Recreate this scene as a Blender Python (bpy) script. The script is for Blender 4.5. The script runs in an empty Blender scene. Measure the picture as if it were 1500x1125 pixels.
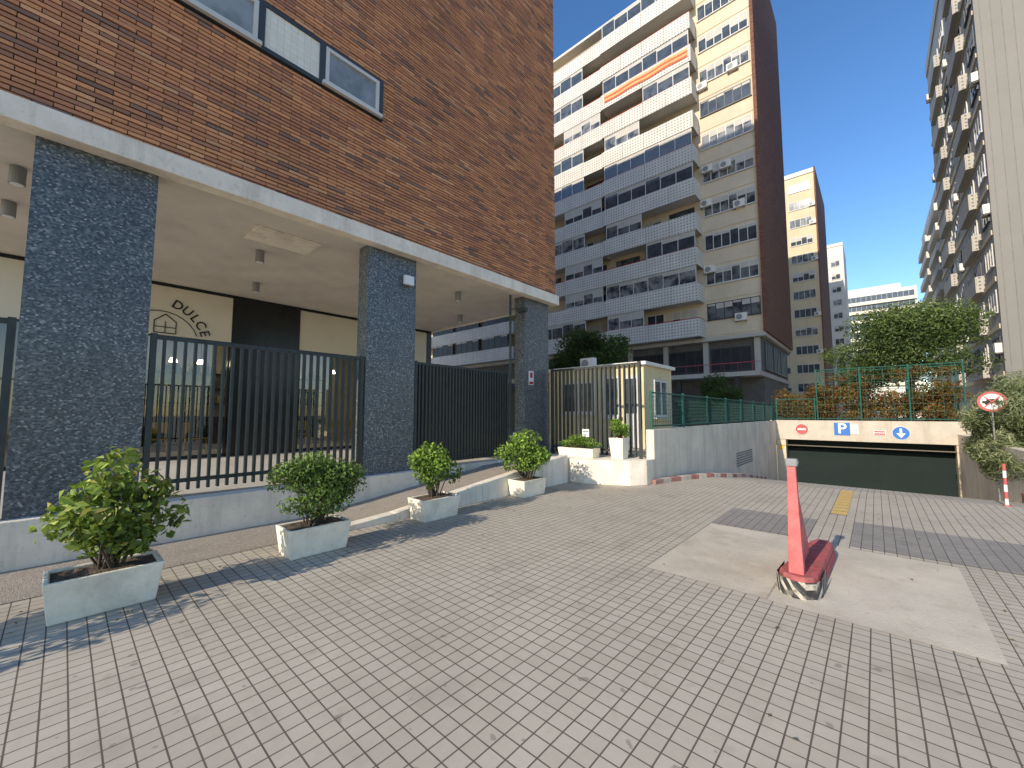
import bpy, math, random
import numpy as np
from mathutils import Vector, Matrix
random.seed(7)
S=bpy.context.scene; COL=S.collection
R=math.radians
# ------------------------------------------------------------ materials
def newmat(name):
    m=bpy.data.materials.new(name); m.use_nodes=True
    nt=m.node_tree; return m,nt,nt.nodes['Principled BSDF']
def nd(nt,t,ins=None,**k):
    n=nt.nodes.new(t)
    for a,v in k.items(): setattr(n,a,v)
    if ins:
        for a,v in ins.items():
            if isinstance(v,bpy.types.NodeSocket): nt.links.new(v,n.inputs[a])
            else: n.inputs[a].default_value=v
    return n
def mth(nt,op,a,b=0.0): return nd(nt,'ShaderNodeMath',{0:a,1:b},operation=op).outputs[0]
def c4(c): return (c[0],c[1],c[2],1.0)
def mixc(nt,fac,a,b,blend='MIX'):
    n=nt.nodes.new('ShaderNodeMix'); n.data_type='RGBA'; n.blend_type=blend; n.clamp_factor=True
    for i,v in ((0,fac),(6,a),(7,b)):
        if isinstance(v,bpy.types.NodeSocket): nt.links.new(v,n.inputs[i])
        elif i==0: n.inputs[0].default_value=v
        else: n.inputs[i].default_value=c4(v)
    return n.outputs[2]
def pos(nt): return nd(nt,'ShaderNodeNewGeometry').outputs['Position']
def nfac(nt,scale,lo=.35,hi=.65,detail=5,rough=.6,vec=None):
    n=nd(nt,'ShaderNodeTexNoise',{'Scale':scale,'Detail':detail,'Roughness':rough,'Vector':vec or pos(nt)})
    return nd(nt,'ShaderNodeMapRange',{'Value':n.outputs[0],'From Min':lo,'From Max':hi}).outputs[0]
def mul(c,k): return tuple(min(1,x*k) for x in c)
def bumpn(nt,b,h,strength,dist=.01):
    n=nd(nt,'ShaderNodeBump',{'Strength':strength,'Distance':dist,'Height':h}); nt.links.new(n.outputs[0],b.inputs['Normal'])
def simple(name,col,rough=.75,var=.2,scale=3,bump=.15,bscale=40,metal=0,dirt=0,dcol=(.08,.07,.055),streak=False,spec=.4):
    m,nt,b=newmat(name)
    c=mixc(nt,nfac(nt,scale),mul(col,1-var),mul(col,1+var*.6))
    if dirt:
        v=pos(nt)
        if streak:
            v=nd(nt,'ShaderNodeVectorMath',{0:v,1:(1,1,.12)},operation='MULTIPLY').outputs[0]
        f=mth(nt,'MULTIPLY',nfac(nt,2.3,.5,.78,8,.7,v),dirt)
        c=mixc(nt,f,c,dcol)
        f=mth(nt,'MULTIPLY',nfac(nt,14,.55,.72,6,.7),dirt*.6)
        c=mixc(nt,f,c,dcol)
    nt.links.new(c,b.inputs['Base Color'])
    b.inputs['Roughness'].default_value=rough; b.inputs['Metallic'].default_value=metal
    b.inputs['Specular IOR Level'].default_value=spec
    if bump: bumpn(nt,b,nfac(nt,bscale,.3,.7),bump)
    return m
def ramp(nt,fac,stops,interp='LINEAR'):
    n=nt.nodes.new('ShaderNodeValToRGB'); n.color_ramp.interpolation=interp
    e=n.color_ramp.elements
    while len(e)<len(stops): e.new(.5)
    for i,(p,c) in enumerate(stops): e[i].position=p; e[i].color=c4(c)
    nt.links.new(fac,n.inputs[0]); return n.outputs[0]
def gridmat(name,w,h,mortar,stops,mcol,offset=.5,rough=.8,bump=.5,var=.15,big=None,interp='LINEAR',spec=.3,dist=.01,usepos=False,jv=1.4):
    m,nt,b=newmat(name)
    uv=pos(nt) if usepos else nd(nt,'ShaderNodeTexCoord').outputs['UV']
    s=nd(nt,'ShaderNodeSeparateXYZ',{0:uv})
    vv=mth(nt,'DIVIDE',s.outputs[1],h); row=mth(nt,'FLOOR',vv)
    uu=mth(nt,'DIVIDE',s.outputs[0],w)
    if offset: uu=mth(nt,'ADD',uu,mth(nt,'MULTIPLY',row,offset))
    col=mth(nt,'FLOOR',uu); fu=mth(nt,'FRACT',uu); fv=mth(nt,'FRACT',vv)
    eu=mth(nt,'MULTIPLY',mth(nt,'MINIMUM',fu,mth(nt,'SUBTRACT',1.0,fu)),w)
    ev=mth(nt,'MULTIPLY',mth(nt,'MINIMUM',fv,mth(nt,'SUBTRACT',1.0,fv)),h)
    ed=mth(nt,'MINIMUM',eu,ev)
    joint=nd(nt,'ShaderNodeMapRange',{'Value':ed,'From Min':mortar*.8,'From Max':mortar*1.15,'To Min':1.0,'To Max':0.0}).outputs[0]
    wn=nd(nt,'ShaderNodeTexWhiteNoise',{'Vector':nd(nt,'ShaderNodeCombineXYZ',{0:col,1:row,2:0.0}).outputs[0]},noise_dimensions='3D').outputs['Value']
    c=ramp(nt,wn,stops,interp)
    c=mixc(nt,nfac(nt,.9),c,mul((1,1,1),1-var),'MULTIPLY')
    c=mixc(nt,nfac(nt,25,.3,.7),c,mul((1,1,1),1-var),'MULTIPLY')
    if big:
        c=mixc(nt,mth(nt,'MULTIPLY',nfac(nt,big[0],.48,.75,8,.65),big[1]),c,big[2])
        c=mixc(nt,mth(nt,'MULTIPLY',nfac(nt,6,.62,.74,4,.5),big[1]),c,big[2])
        c=mixc(nt,mth(nt,'MULTIPLY',nfac(nt,2.2,.56,.72,3,.5),big[1]*.8),c,mul(big[2],.85))
        c=mixc(nt,mth(nt,'MULTIPLY',nfac(nt,9,.70,.73,2,.4),.5),c,mul(big[2],.5))
    jm=mixc(nt,nfac(nt,3,.35,.65),mcol,mul(mcol,jv))
    c=mixc(nt,joint,c,jm)
    nt.links.new(c,b.inputs['Base Color'])
    b.inputs['Roughness'].default_value=rough; b.inputs['Specular IOR Level'].default_value=spec
    if bump:
        hh=mth(nt,'ADD',mth(nt,'SUBTRACT',1.0,joint),mth(nt,'MULTIPLY',nfac(nt,60,.3,.7),.25))
        bumpn(nt,b,hh,bump,dist)
    return m
def attrmat(name,rough=.8,leaf=False,var=.2,nscale=30):
    m,nt,b=newmat(name)
    a=nd(nt,'ShaderNodeAttribute',attribute_name='Col').outputs['Color']
    c=mixc(nt,nfac(nt,nscale,.3,.7),a,mul((1,1,1),1-var),'MULTIPLY')
    if not leaf: c=mixc(nt,nfac(nt,.35,.4,.65),c,mul((1,1,1),.88),'MULTIPLY')
    nt.links.new(c,b.inputs['Base Color']); b.inputs['Roughness'].default_value=rough
    if leaf:
        b.inputs['Specular IOR Level'].default_value=.35
        t=nd(nt,'ShaderNodeBsdfTranslucent'); nt.links.new(mixc(nt,.5,c,(.30,.38,.04)),t.inputs[0])
        ms=nd(nt,'ShaderNodeMixShader',{0:.3,1:b.outputs[0],2:t.outputs[0]})
        nt.links.new(ms.outputs[0],nt.nodes['Material Output'].inputs[0])
    else: bumpn(nt,b,nfac(nt,70,.3,.7),.4,.006)
    return m
def glassmat(name,col=(.06,.075,.09),rough=.06,curtain=.6,spec=.8):
    m,nt,b=newmat(name)
    r=nd(nt,'ShaderNodeObjectInfo').outputs['Random']
    f=nd(nt,'ShaderNodeMapRange',{'Value':r,'From Min':.35,'From Max':1.0,'To Max':curtain}).outputs[0]
    c=mixc(nt,f,col,(.40,.39,.36))
    c=mixc(nt,nfac(nt,1.3,.42,.6),c,mul(col,.6))
    nt.links.new(c,b.inputs['Base Color']); b.inputs['Roughness'].default_value=rough; b.inputs['Specular IOR Level'].default_value=spec
    return m

M={}
TL=.104
M['paving']=gridmat('paving_tiles',TL,TL,.0042,[(0,(.50,.44,.345)),(.5,(.525,.465,.365)),(1,(.545,.485,.385))],(.11,.09,.068),0,.85,0,.07,(.45,.42,(.33,.285,.22)),spec=.25,usepos=True,jv=1.3)
M['greypaving']=gridmat('grey_paving_tiles',TL,TL,.0042,[(0,(.31,.285,.25)),(1,(.36,.33,.29))],(.09,.08,.068),0,.85,0,.12,(.6,.4,(.23,.205,.175)),spec=.25,usepos=True)
M['concpatch']=simple('patch_concrete',(.57,.50,.39),.9,.14,1.8,.25,50,dirt=.65,dcol=(.33,.25,.15))
M['concpatchb']=simple('patch_concrete_pale',(.60,.53,.415),.9,.12,1.4,.25,50,dirt=.6,dcol=(.37,.30,.2))
M['pebble']=simple('pebble_walkway',(.42,.355,.28),.9,.4,70,.6,90,dirt=.4,dcol=(.17,.145,.115))
M['white']=simple('white_concrete',(.88,.785,.63),.85,.12,2,.35,35,dirt=.65,dcol=(.36,.3,.22),streak=True)
M['rampwall']=simple('ramp_wall_render',(.80,.70,.54),.85,.14,1.0,.35,35,dirt=.8,dcol=(.44,.36,.26),streak=True)
M['fascia']=simple('fascia_concrete',(.84,.75,.62),.85,.1,3,.35,25,dirt=.65,dcol=(.35,.29,.21),streak=True)
M['soffit']=simple('soffit_plaster',(.66,.60,.52),.9,.1,1.2,.15,20,dirt=.3,dcol=(.4,.35,.28))
M['planter']=simple('planter_concrete',(.94,.84,.65),.85,.1,5,.3,60,dirt=.6,dcol=(.44,.37,.26))
M['soil']=simple('soil',(.14,.10,.065),1,.4,30,.8,60)
M['fence']=simple('fence_paint',(.038,.046,.042),.45,.2,8,.1,60)
M['greenfence']=simple('green_paint',(.02,.11,.08),.5,.2,8,.1,60)
M['black']=simple('black_panel',(.012,.013,.014),.25,.2,2,0,10)
M['dark']=simple('dark_interior',(.03,.03,.03),.8,.2,2,0,10)
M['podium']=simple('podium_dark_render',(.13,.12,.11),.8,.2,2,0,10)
M['podiumglass']=simple('podium_dark_glass',(.04,.042,.045),.35,.3,.8,0,10,spec=.25)
M['red']=simple('faded_red_paint',(.60,.15,.14),.65,.2,9,.25,50,dirt=.5,dcol=(.36,.11,.10))
M['basered']=simple('worn_red_base_paint',(.48,.11,.10),.8,.3,11,.5,50,dirt=.85,dcol=(.27,.14,.12))
M['kerbred']=simple('worn_red_kerb_paint',(.33,.14,.11),.85,.3,9,.25,50,dirt=.9,dcol=(.33,.27,.22))
M['kerbwhite']=simple('worn_white_kerb_paint',(.50,.44,.36),.85,.3,9,.25,50,dirt=.9,dcol=(.32,.28,.22))
M['grey']=simple('grey_metal',(.25,.25,.25),.5,.1,8,.1,60)
M['mortar']=simple('dark_mortar',(.06,.046,.038),.95,.3,10,.3,60)
M['brick']=attrmat('facade_bricks',.75)
M['brickside']=gridmat('brown_brickwork',.26,.075,.006,[(0,(.15,.062,.04)),(.5,(.22,.09,.055)),(1,(.29,.125,.075))],(.10,.068,.052),.5,.8,.4,.15)
M['mosaic']=gridmat('blue_mosaic_tiles',.0235,.0175,.001,[(0,(.035,.043,.052)),(.35,(.085,.105,.118)),(.65,(.145,.17,.18)),(.9,(.23,.25,.25)),(1,(.50,.49,.46))],(.08,.085,.085),.37,.3,.5,.25,None,'LINEAR',.6,.003)
M['beige']=simple('beige_render',(.64,.54,.39),.85,.08,.6,.1,20,dirt=.22,dcol=(.38,.31,.22),streak=True)
M['cream']=simple('cream_panel',(.66,.60,.47),.6,.06,1,.05,20)
M['ochre']=simple('ochre_render',(.64,.52,.34),.85,.08,.6,.1,20,dirt=.15,streak=True)
M['booth']=simple('booth_yellow_render',(.64,.53,.31),.85,.08,1.5,.15,30,dirt=.15,streak=True)
M['whitepaint']=simple('white_paint',(.74,.70,.63),.5,.06,3,.05,30,dirt=.15)
M['beam']=simple('beam_render',(.56,.49,.395),.8,.1,2,.15,30,dirt=.6,dcol=(.3,.25,.19),streak=True)
M['frame']=simple('white_window_frame',(.60,.58,.54),.5,.05,3,0,30)
M['darkframe']=simple('dark_window_frame',(.05,.055,.06),.45,.1,3,0,30)
M['shutter']=gridmat('roller_shutter',9,.055,.006,[(0,(.55,.51,.44)),(1,(.62,.58,.51))],(.3,.28,.26),0,.6,0,.08)
M['glass']=glassmat('window_glass')
M['paleglass']=glassmat('pale_window_glass',(.30,.32,.32),.12,.3)
M['far_white']=simple('pale_render',(.66,.62,.55),.85,.06,.3,0,20,dirt=.15,streak=True)
M['greyrender']=simple('grey_render',(.50,.46,.40),.85,.08,.5,0,20,dirt=.2,streak=True)
M['pavwhite']=gridmat('arcade_floor',.6,.6,.003,[(0,(.52,.49,.43)),(1,(.58,.55,.49))],(.3,.27,.23),0,.6,.1,.1)
M['trunk']=simple('bark',(.10,.075,.055),.95,.3,15,.8,40)
M['leaf']=attrmat('leaves',.5,True,.15,40)
M['blue']=simple('sign_blue',(.03,.16,.5),.4,.05,3,0)
M['signred']=simple('sign_red',(.5,.03,.03),.4,.05,3,0)
M['fadedred']=simple('faded_sign_red',(.5,.1,.09),.5,.1,6,0)
M['signwhite']=simple('sign_white',(.75,.75,.74),.4,.03,3,0)
M['yellow']=simple('worn_yellow_paint',(.66,.44,.14),.8,.15,20,.2,60,dirt=.6,dcol=(.45,.39,.29))
M['chair']=simple('yellow_chair',(.65,.45,.03),.4,.05,3,0)
M['door']=gridmat('garage_door_slats',30,.5,.006,[(0,(.020,.030,.028)),(1,(.022,.033,.030))],(.010,.016,.015),0,.75,0,.12,spec=.12)
def perf(name,ca,cb,hole,period=.26):
    m,nt,b=newmat(name)
    uv=nd(nt,'ShaderNodeTexCoord').outputs['UV']
    v=nd(nt,'ShaderNodeVectorMath',{0:uv,1:(1/period,1/period,1)},operation='MULTIPLY').outputs[0]
    v=nd(nt,'ShaderNodeVectorMath',{0:v},operation='FRACTION').outputs[0]
    v=nd(nt,'ShaderNodeVectorMath',{0:v,1:(.5,.5,0)},operation='SUBTRACT').outputs[0]
    sx=nd(nt,'ShaderNodeSeparateXYZ',{0:v})
    cv=nd(nt,'ShaderNodeCombineXYZ',{0:sx.outputs[0],1:sx.outputs[1],2:0.0}).outputs[0]
    l=nd(nt,'ShaderNodeVectorMath',{0:cv},operation='LENGTH').outputs['Value']
    f=nd(nt,'ShaderNodeMapRange',{'Value':l,'From Min':.20,'From Max':.26,'To Min':1.0,'To Max':0.0}).outputs[0]
    c=mixc(nt,nfac(nt,.8),ca,cb)
    c=mixc(nt,f,c,hole); nt.links.new(c,b.inputs['Base Color']); b.inputs['Roughness'].default_value=.8
    return m
M['perf']=perf('perforated_parapet',(.58,.55,.49),(.68,.64,.575),(.25,.235,.21))
M['perfdark']=perf('perforated_parapet_grey',(.42,.395,.35),(.50,.47,.42),(.17,.16,.14))
def stripes():
    m,nt,b=newmat('hazard_stripes')
    sx=nd(nt,'ShaderNodeSeparateXYZ',{0:pos(nt)})
    a=mth(nt,'SUBTRACT',sx.outputs[0],sx.outputs[1]); a=mth(nt,'ADD',a,sx.outputs[2]); a=mth(nt,'FRACT',mth(nt,'MULTIPLY',a,8.5))
    a=mth(nt,'GREATER_THAN',a,.62)
    c=mixc(nt,a,(.03,.028,.028),(.50,.45,.36)); c=mixc(nt,nfac(nt,14,.48,.66),c,(.17,.15,.125))
    nt.links.new(c,b.inputs['Base Color']); b.inputs['Roughness'].default_value=.8
    return m
M['stripes']=stripes()
def shopglass():
    m,nt,b=newmat('shop_glass')
    g=nd(nt,'ShaderNodeBsdfGlossy',{'Roughness':.02,'Color':(.9,.9,.9,1)}); t=nd(nt,'ShaderNodeBsdfTransparent',{'Color':(.62,.64,.62,1)})
    fr=nd(nt,'ShaderNodeFresnel',{'IOR':1.6})
    f=mth(nt,'ADD',fr.outputs[0],.10)
    ms=nd(nt,'ShaderNodeMixShader',{0:f,1:t.outputs[0],2:g.outputs[0]}); nt.links.new(ms.outputs[0],nt.nodes['Material Output'].inputs[0])
    return m
M['shopglass']=shopglass()
def emis(name,col,s):
    m,nt,b=newmat(name); b.inputs['Emission Color'].default_value=c4(col); b.inputs['Emission Strength'].default_value=s; return m
M['lamp']=emis('warm_lamp',(1,.8,.5),10)
M['interiorfill']=emis('added_interior_fill',(1,.84,.6),7)  # emitter added to brighten the cafe interior
M['tilepanel']=gridmat('white_tile_panel',.1,.1,.003,[(0,(.84,.78,.66)),(1,(.9,.85,.74))],(.5,.47,.4),0,.5,.3,.08)
M['panel']=gridmat('ribbed_cladding',.45,40,.02,[(0,(.19,.18,.16)),(1,(.215,.2,.18))],(.12,.115,.10),0,.5,.3,.06)
M['flagyellow']=simple('flag_yellow',(.66,.40,.14),.8,.15,3,0)
M['flagred']=simple('flag_red',(.55,.12,.07),.8,.15,3,0)

# ------------------------------------------------------------ mesh helpers
class MB:
    def __init__(s): s.v=[];s.f=[];s.m=[]
    def face(s,pts,mi=0):
        n=len(s.v); s.v+= [tuple(p) for p in pts]; s.f.append(tuple(range(n,n+len(pts)))); s.m.append(mi)
    def box(s,x0,x1,y0,y1,z0,z1,mi=0):
        n=len(s.v)
        s.v+=[(x0,y0,z0),(x1,y0,z0),(x1,y1,z0),(x0,y1,z0),(x0,y0,z1),(x1,y0,z1),(x1,y1,z1),(x0,y1,z1)]
        for q in ((0,3,2,1),(4,5,6,7),(0,1,5,4),(1,2,6,5),(2,3,7,6),(3,0,4,7)):
            s.f.append(tuple(n+i for i in q)); s.m.append(mi)
    def prism(s,fp,z0,z1,mi=0,top=None):
        k=len(fp); n=len(s.v); tp=top or fp
        s.v+=[(p[0],p[1],z0) for p in fp]+[(p[0],p[1],z1) for p in tp]
        for i in range(k):
            j=(i+1)%k; s.f.append((n+i,n+j,n+k+j,n+k+i)); s.m.append(mi)
        s.f.append(tuple(n+k+i for i in range(k))); s.m.append(mi)
        s.f.append(tuple(n+k-1-i for i in range(k))); s.m.append(mi)
    def tube(s,p0,p1,r0,r1=None,seg=10,mi=0,cap=True):
        r1=r0 if r1 is None else r1
        p0=Vector(p0);p1=Vector(p1);d=(p1-p0).normalized()
        a=d.orthogonal().normalized(); b=d.cross(a); n=len(s.v)
        for p,r in ((p0,r0),(p1,r1)):
            for i in range(seg):
                t=2*math.pi*i/seg; q=p+a*math.cos(t)*r+b*math.sin(t)*r; s.v.append(tuple(q))
        for i in range(seg):
            j=(i+1)%seg; s.f.append((n+i,n+j,n+seg+j,n+seg+i)); s.m.append(mi)
        if cap:
            s.f.append(tuple(n+seg-1-i for i in range(seg))); s.m.append(mi); s.f.append(tuple(n+seg+i for i in range(seg))); s.m.append(mi)
    def mesh(s,name,mats,loc=(0,0,0),smooth=False):
        me=bpy.data.meshes.new(name)
        L=Vector(loc)
        me.from_pydata([tuple(Vector(v)-L) for v in s.v],[],s.f)
        for k in mats: me.materials.append(M[k] if isinstance(k,str) else k)
        uvl=me.uv_layers.new(name='UVMap'); 
        for p in me.polygons:
            p.material_index=s.m[p.index]; p.use_smooth=smooth
            n=p.normal; ax=max(range(3),key=lambda i:abs(n[i]))
            for li in p.loop_indices:
                v=s.v[me.loops[li].vertex_index]
                uvl.data[li].uv=(v[1],v[2]) if ax==0 else ((v[0],v[2]) if ax==1 else (v[0],v[1]))
        return me
    def obj(s,name,mats,parent=None,loc=None,bevel=0,smooth=False):
        if loc is None:
            a=np.array(s.v); loc=((a[:,0].min()+a[:,0].max())/2,(a[:,1].min()+a[:,1].max())/2,a[:,2].min())
        o=put(name,s.mesh(name,mats,loc,smooth),loc,0,parent)
        if bevel:
            b=o.modifiers.new('bevel','BEVEL'); b.width=bevel; b.segments=2; b.limit_method='ANGLE'
        return o
WP={}
def put(name,me,loc,rz=0,parent=None):
    o=bpy.data.objects.new(name,me); COL.objects.link(o)
    l=Vector(loc); WP[o.name]=Vector(loc)
    if parent is not None: o.parent=parent; l=l-WP[parent.name]
    o.location=l; o.rotation_euler=(0,0,rz); return o
def empty(name,loc): 
    o=bpy.data.objects.new(name,None); o.empty_display_size=.3; COL.objects.link(o); o.location=loc; WP[o.name]=Vector(loc); return o
def tag(o,label,cat,group=None):
    o['label']=label; o['category']=cat
    if group: o['group']=group
    return o
def struct(o): o['kind']='structure'; return o
def textmesh(txt,size,mat,off=0.0):
    cu=bpy.data.curves.new('t','FONT'); cu.body=txt; cu.size=size; cu.align_x='CENTER'; cu.align_y='CENTER'; cu.extrude=.004; cu.offset=off
    o=bpy.data.objects.new('t',cu); COL.objects.link(o); bpy.context.view_layer.update()
    me=bpy.data.meshes.new_from_object(o.evaluated_get(bpy.context.evaluated_depsgraph_get())); bpy.data.objects.remove(o)
    me.materials.clear(); me.materials.append(M[mat]); return me

# ------------------------------------------------------------ foliage
def leafmesh(name,clumps,n,size,cols,seed,flat=.3,aspect=.5,mat='leaf',origin=(0,0,0)):
    r=np.random.default_rng(seed)
    w=np.array([c[3]*c[4]*c[5] for c in clumps])**.67; w/=w.sum()
    idx=r.choice(len(clumps),n,p=w); C=np.array(clumps)[idx]
    d=r.normal(size=(n,3)); d/=np.linalg.norm(d,axis=1)[:,None]
    rad=r.uniform(.4,1.1,n)**.7
    P=C[:,:3]+d*C[:,3:6]*rad[:,None]
    nor=d*.8+r.normal(size=(n,3))*.7+np.array([0,0,flat]); nor/=np.linalg.norm(nor,axis=1)[:,None]
    t=np.cross(nor,r.normal(size=(n,3))); t/=np.linalg.norm(t,axis=1)[:,None]
    b=np.cross(nor,t)
    s=size*r.uniform(.6,1.25,n)[:,None]
    V=np.empty((n,4,3)); V[:,0]=P-t*s*.5; V[:,2]=P+t*s*.5; V[:,1]=P+b*s*aspect*.5+nor*s*.12; V[:,3]=P-b*s*aspect*.5+nor*s*.12
    V=V.reshape(-1,3)-np.array(origin)
    F=np.arange(n*4).reshape(n,4)
    me=bpy.data.meshes.new(name); me.from_pydata(V.tolist(),[],F.tolist()); me.materials.append(M[mat])
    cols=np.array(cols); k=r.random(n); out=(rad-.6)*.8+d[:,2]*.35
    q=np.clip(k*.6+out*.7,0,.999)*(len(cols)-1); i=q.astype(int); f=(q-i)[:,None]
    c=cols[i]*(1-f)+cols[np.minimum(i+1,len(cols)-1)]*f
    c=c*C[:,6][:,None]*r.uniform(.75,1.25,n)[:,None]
    A=np.ones((n,4,4)); A[:,:,:3]=c[:,None,:]
    at=me.color_attributes.new('Col','FLOAT_COLOR','POINT'); at.data.foreach_set('color',A.reshape(-1))
    return me
def clumpset(c,rx,ry,rz,k,seed,cr=.42):
    rr=random.Random(seed); out=[]
    for i in range(k):
        u=rr.uniform(-1,1); t=rr.uniform(0,2*math.pi); q=math.sqrt(1-u*u); R_=rr.uniform(.35,.85)
        s=cr*rr.uniform(.65,1.25)
        out.append((c[0]+q*math.cos(t)*rx*R_,c[1]+q*math.sin(t)*ry*R_,c[2]+u*rz*R_,rx*s,ry*s,rz*s*.9,rr.uniform(.7,1.25)))
    return out
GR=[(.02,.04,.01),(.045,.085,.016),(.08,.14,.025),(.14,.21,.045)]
def tree(loc,h,crown_c,rad,k,n,size,label,seed,cols=GR,name='tree',cat='tree',tr=.18):
    e=empty(name,loc); tag(e,label,cat)
    mb=MB(); b=Vector(loc); top=Vector(crown_c); 
    fork=b.lerp(top,.6)+Vector((.1,.1,0)); mb.tube(b,fork,tr,tr*.7,10)
    cl=clumpset(crown_c,rad[0],rad[1],rad[2],k,seed)
    for i,c in enumerate(cl[:12]):
        mid=fork.lerp(Vector(c[:3]),.5)+Vector((0,0,.1)); mb.tube(fork,mid,tr*.4,tr*.25,7); mb.tube(mid,c[:3],tr*.25,tr*.08,6)
    mb.obj('trunk',['trunk'],e,loc,smooth=True)
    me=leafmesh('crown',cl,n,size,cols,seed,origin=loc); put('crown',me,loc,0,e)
    return e

# ------------------------------------------------------------ window meshes
wcache={}
def winmesh(w,h,nx,frame='frame',shut=0,glass='glass'):
    key=(w,h,nx,frame,shut,glass)
    if key in wcache: return wcache[key]
    mb=MB(); t=.06
    mb.box(-w/2,w/2,-.07,0,0,t,0); mb.box(-w/2,w/2,-.07,0,h-t,h,0)
    for i in range(nx+1):
        x=-w/2+t/2+(w-t)*i/nx; mb.box(x-t/2,x+t/2,-.068,0,t,h-t,0)
    mb.box(-w/2+.01,w/2-.01,-.035,-.005,.01,h-.01,1)
    if shut:
        for i in range(nx):
            s_=shut*(1 if (i*7+nx)%3 else .45); xa=-w/2+t+(w-t)*i/nx; xb=-w/2+(w-t)*(i+1)/nx
            mb.box(xa,xb,-.055,-.036,h*(1-s_),h-t,2)
    mb.box(-w/2-.05,w/2+.05,-.12,0,-.06,-.001,0)
    wcache[key]=mb.mesh('window',[frame,glass,'shutter']); return wcache[key]
def win(parent,x,y,z,w,h,nx,rz=0,frame='frame',shut=0,name='window',glass='glass'):
    return put(name,winmesh(w,h,nx,frame,shut,glass),(x,y,z),rz,parent)
def acunit(parent,x,y,z,rz=0,sc=1):
    key='ac'
    if key not in wcache:
        mb=MB(); mb.box(-.42,.42,-.34,-.02,0,.6,0); mb.tube((-.12,-.345,.3),(-.12,-.36,.3),.22,.22,18,1); mb.box(-.35,-.3,-.3,0,-.06,0,1); mb.box(.3,.35,-.3,0,-.06,0,1)
        wcache[key]=mb.mesh('air_conditioner',['whitepaint','grey'])
    o=put('air_conditioner',wcache[key],(x,y,z),rz,parent); o.scale=(sc,sc,sc); return o

# ============================================================ GROUND
XW=-3.85
mb=MB()
mb.face([(-300,-80,0),(300,-80,0),(300,11,0),(-300,11,0)])
mb.face([(-300,11,0),(XW,11,0),(XW,24.5,0),(-300,24.5,0)])
mb.face([(2.45,11,0),(300,11,0),(300,24.5,0),(2.45,24.5,0)])
mb.face([(-300,24.5,0),(300,24.5,0),(300,700,0),(-300,700,0)])
struct(mb.obj('ground',['paving'],loc=(0,0,0)))
mb=MB(); mb.face([(XW,11,0),(2.45,11,0),(2.45,13,-.2),(XW,13,-.2)]); mb.face([(XW,13,-.2),(2.45,13,-.2),(2.45,25.4,-2.05),(XW,25.4,-2.05)])
struct(mb.obj('ramp',['paving'],loc=(0,0,0)))
mb=MB(); mb.face([(-1.85,4.15,.004),(-.78,4.15,.004),(-.78,6.4,.004),(-1.85,6.4,.004)])
mb.face([(-.765,4.13,.004),(.55,4.09,.004),(.56,6.3,.004),(-.765,6.33,.004)],1)
struct(mb.obj('concrete_pavement',['concpatch','concpatchb'],loc=(0,0,0)))
g_=TL
mb=MB()
mb.face([(-18*g_,62*g_,.004),(-7*g_,62*g_,.004),(-7*g_,74*g_,.004),(-18*g_,74*g_,.004)]); mb.face([(-3*g_,62*g_,.004),(18*g_,62*g_,.004),(18*g_,76*g_,.004),(-3*g_,76*g_,.004)])
struct(mb.obj('pavement',['greypaving'],loc=(0,0,0)))
mb=MB()
for i in range(9):
    y=8.3+i*.29; mb.face([(-.61,y,.008),(-.41,y,.008),(-.41,y+.27,.008),(-.61,y+.27,.008)])
struct(mb.obj('yellow_marking',['yellow'],loc=(0,0,0)))
mb=MB(); mb.box(-60,-6.86,-1.5,34,0.01,.5,0); mb.box(-6.85,XW-.23,9.21,34,0.01,.6,0)
struct(mb.obj('plaza_pavement',['pavwhite'],loc=(0,0,0)))
mb=MB(); mb.face([(-5.55,2.6,.005),(-5.55,6.4,.42),(-6.6,6.4,.42),(-6.6,2.6,.005)]); mb.face([(-5.55,6.4,.42),(-5.55,7.95,.46),(-6.85,7.95,.46),(-6.85,6.4,.42)])
mb.face([(-6.6,-12,.005),(-5.4,-12,.005),(-5.55,2.6,.005),(-6.6,2.6,.005)])
struct(mb.obj('walkway',['pebble'],loc=(0,0,0)))
mb=MB()
ys=[2.5,3.4,4.3,5.2,6.1,7.0,7.95]
for a,b in zip(ys,ys[1:]):
    za=max(.06,.02+(a-2.6)*.115); zb=max(.06,.02+(b-2.6)*.115)
    n=len(mb.v); X0,X1=-5.58,-5.4
    mb.v+=[(X0,a,0),(X1,a,0),(X1,b-.006,0),(X0,b-.006,0),(X0,a,za),(X1,a,za),(X1,b-.006,zb),(X0,b-.006,zb)]
    for q in ((4,5,6,7),(0,1,5,4),(1,2,6,5),(2,3,7,6),(3,0,4,7)): mb.f.append(tuple(n+i for i in q)); mb.m.append(0)
tag(mb.obj('low_wall',['white'],bevel=.008),'low white concrete kerb wall beside the rising walkway','low wall')

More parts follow.
